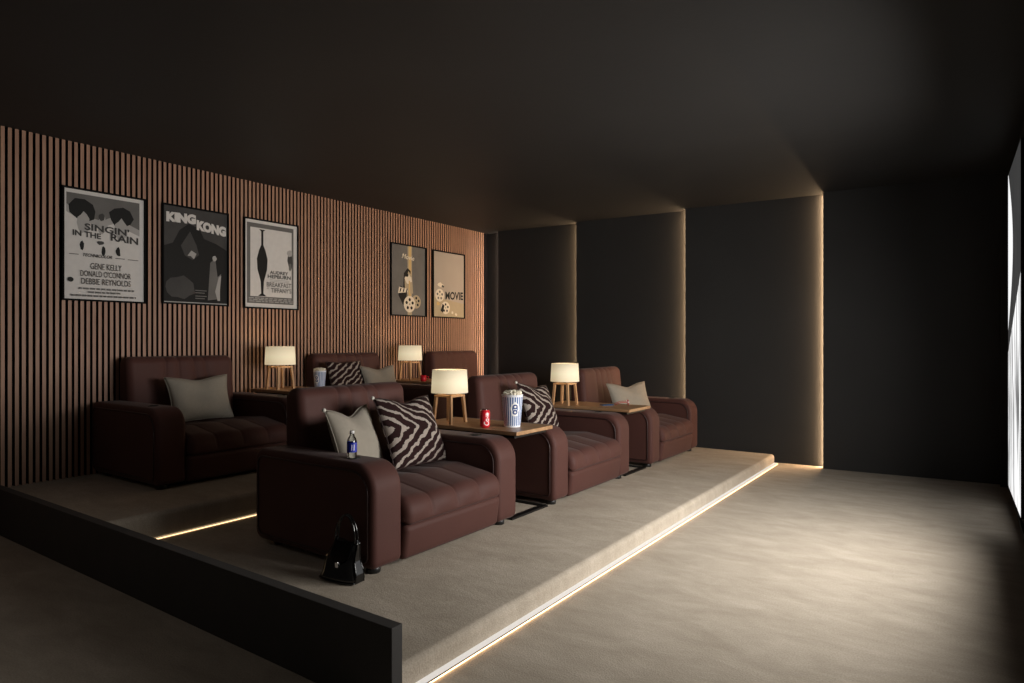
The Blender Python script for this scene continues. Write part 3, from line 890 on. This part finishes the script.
def d3(p):
    p.rect(0, 1, 0, 1, 'pw'); p.rect(.04, .93, .045, .965, 'pg2'); p.rect(.10, .89, .125, .915, 'pw')
    # plain tall dark vase with a slim neck, on a narrow foot
    p.poly([(.24, .13), (.40, .13), (.34, .16), (.35, .30), (.41, .44), (.42, .56), (.38, .66), (.34, .72), (.34, .88), (.38, .90), (.26, .90), (.30, .88), (.30, .72), (.26, .66), (.22, .56), (.23, .44), (.29, .30), (.30, .16)], 'pk')
    p.ell(.86, .57, .055, .09, 'pg3', 10, .25, 4); p.ell(.85, .66, .05, .04, 'pg1', 10, .2, 5); p.ell(.86, .50, .03, .05, 'pg2', 8, .2, 3)
    p.text('AUDREY', .46, .82, .395, .435, 'pg3', 0, 0, .03); p.text('HEPBURN', .42, .87, .345, .388, 'pg3', 0, 0, .03)
    for v in (.325, .308): p.rect(.46, .84, v, v+.006, 'pg1')
    p.text('BREAKFAST', .40, .88, .245, .300, 'pg2', 0, 0, .02); p.text('AT', .40, .45, .215, .235, 'pg2')
    p.text("TIFFANY'S", .48, .88, .180, .235, 'pg2', 0, 0, .02)
    for k, v in enumerate((.100, .082, .062)):
        r = random.Random(k); u = .07
        while u < .88:
            du = r.uniform(.04, .1); p.rect(u, min(.9, u+du), v, v+.010, 'pg1'); u += du+.02
def reel(p, cu, cv, r, m, hole, asp=.70):
    p.ell(cu, cv, r, r*asp, m, 28)
    for k in range(5):
        a = k*2*PI/5+.3; p.ell(cu+r*.55*math.cos(a), cv+r*.55*asp*math.sin(a), r*.20, r*.20*asp, hole, 12)
    p.ell(cu, cv, r*.09, r*.09*asp, hole, 8)
def d4(p):
    p.rect(0, 1, 0, 1, 'pg2')
    p.rect(.47, .60, 0, 1, 'pgold2'); p.rect(.51, .57, .05, 1, 'pgold')
    p.text('Movie', .30, .67, .815, .885, 'pcream', -.02, .3, .015)
    p.poly([(.34, .38), (.36, .60), (.47, .68), (.56, .64), (.52, .40)], 'pk')
    p.poly([(.40, .30), (.38, .50), (.50, .64), (.60, .55), (.63, .32)], 'pgold2')
    p.ell(.50, .52, .10, .06, 'pcream', 12, .3, 3); p.ell(.45, .58, .05, .03, 'pk', 8, .2, 3); p.rect(.50, .54, .30, .50, 'pgold')
    p.poly([(.20, .28), (.26, .42), (.46, .34), (.40, .20), (.34, .14)], 'pk')
    p.poly([(.19, .31), (.22, .40), (.48, .38), (.47, .33)], 'pcream')
    for k in range(3): p.poly([(.23+.09*k, .325), (.26+.09*k, .385), (.29+.09*k, .38), (.26+.09*k, .33)], 'pk')
    reel(p, .72, .20, .14, 'pgold2', 'pk'); reel(p, .52, .16, .17, 'pcream', 'pk')
def d5(p):
    p.rect(0, 1, 0, 1, 'pbeige'); p.poly([(0, 0), (1, 0), (1, .22), (0, .30)], 'pgold2')
    p.text('MOVIE', .38, .97, .270, .395, 'pk', .012, 0, .03)
    reel(p, .20, .33, .14, 'pcream', 'pg2'); p.ell(.22, .49, .09, .035, 'pcream', 8, .3, 2); p.ell(.30, .47, .04, .02, 'pg3', 8, .3, 4)
    reel(p, .38, .14, .14, 'pcream', 'pg3'); p.poly([(.22, .09), (.28, .20), (.34, .18), (.30, .06)], 'pk')
    p.ell(.60, .07, .035, .022, 'pcream', 8, .2, 1); p.ell(.72, .045, .035, .022, 'pcream', 8, .2, 2); p.ell(.14, .20, .05, .03, 'pgold', 8, .2, 2)
poster(2.193, 2.840, 1.712, 2.630, 'pale framed musical film poster with two dark canopy shapes, leftmost on the slat wall', d1)
poster(2.980, 3.622, 1.722, 2.628, 'almost black framed film poster with KING KONG in slanting block letters', d2)
poster(3.784, 4.430, 1.716, 2.628, 'pale framed film poster with a tall black silhouette inside a grey border', d3)
poster(5.797, 6.446, 1.706, 2.624, 'grey framed poster with film reels, clapperboard and gold streak', d4)
poster(6.580, 7.258, 1.706, 2.620, 'beige framed poster with black MOVIE lettering beside the far corner', d5)

# ------------------------------------------------------------------ light
def area(name, loc, rot, sx, sy, power, col, spread=None):
    l = bpy.data.lights.new(name, 'AREA'); l.shape = 'RECTANGLE'; l.size = sx; l.size_y = sy; l.energy = power; l.color = col
    if spread: l.spread = spread
    o = bpy.data.objects.new(name, l); COL.objects.link(o); o.location = loc; o.rotation_euler = rot
    return o
# added lamps out of view, boosting the screen's light (area lamps point along -Z; rotate so they face -X)
area('added_screen_boost', (XW-.02, 4.80, 1.15), (0, math.radians(86), 0), 1.5, 1.2, 112, (1, .97, .93), math.radians(155))
area('added_screen_boost', (XW-.02, 3.55, 1.15), (0, math.radians(86), 0), 1.5, 1.3, 60, (1, .97, .93), math.radians(155))
area('ceiling_fill_light', (-3.4, .0, 2.97), (0, 0, 0), 3.5, 1.6, 4.5, (1, .93, .86))  # added lamp above the view, lifts the dark floor and curb
area('rear_fill_light', (-2.4, -1.45, 1.9), (math.radians(90), 0, 0), 5, 1.6, 1, (1, .93, .86))  # added weak lamp behind the camera, soft fill only
for p_ in lamp_pos:
    l = bpy.data.lights.new('lamp_glow', 'POINT'); l.energy = 1.6; l.color = (1, .72, .42); l.shadow_soft_size = .03
    o = bpy.data.objects.new('lamp_glow', l); COL.objects.link(o); o.location = p_+Vector((0, 0, .38))
w = bpy.data.worlds.new('world'); w.use_nodes = True; scn.world = w
w.node_tree.nodes['Background'].inputs[0].default_value = (.6, .65, .75, 1); w.node_tree.nodes['Background'].inputs[1].default_value = .02

# ------------------------------------------------------------------ camera
cam = bpy.data.cameras.new('camera'); co = bpy.data.objects.new('camera', cam); COL.objects.link(co)
cam.sensor_width = 36; cam.lens = 36*653/1024; cam.clip_start = .01
co.location = (0, 0, 1.38); co.rotation_euler = (PI/2, 0, math.radians(35.16))
scn.camera = co
scn.view_settings.view_transform = 'Standard'
scn.view_settings.look = 'None'
scn.view_settings.exposure = .0
scn.view_settings.gamma = .96
scn.cycles.use_denoising = True
scn.cycles.max_bounces = 8
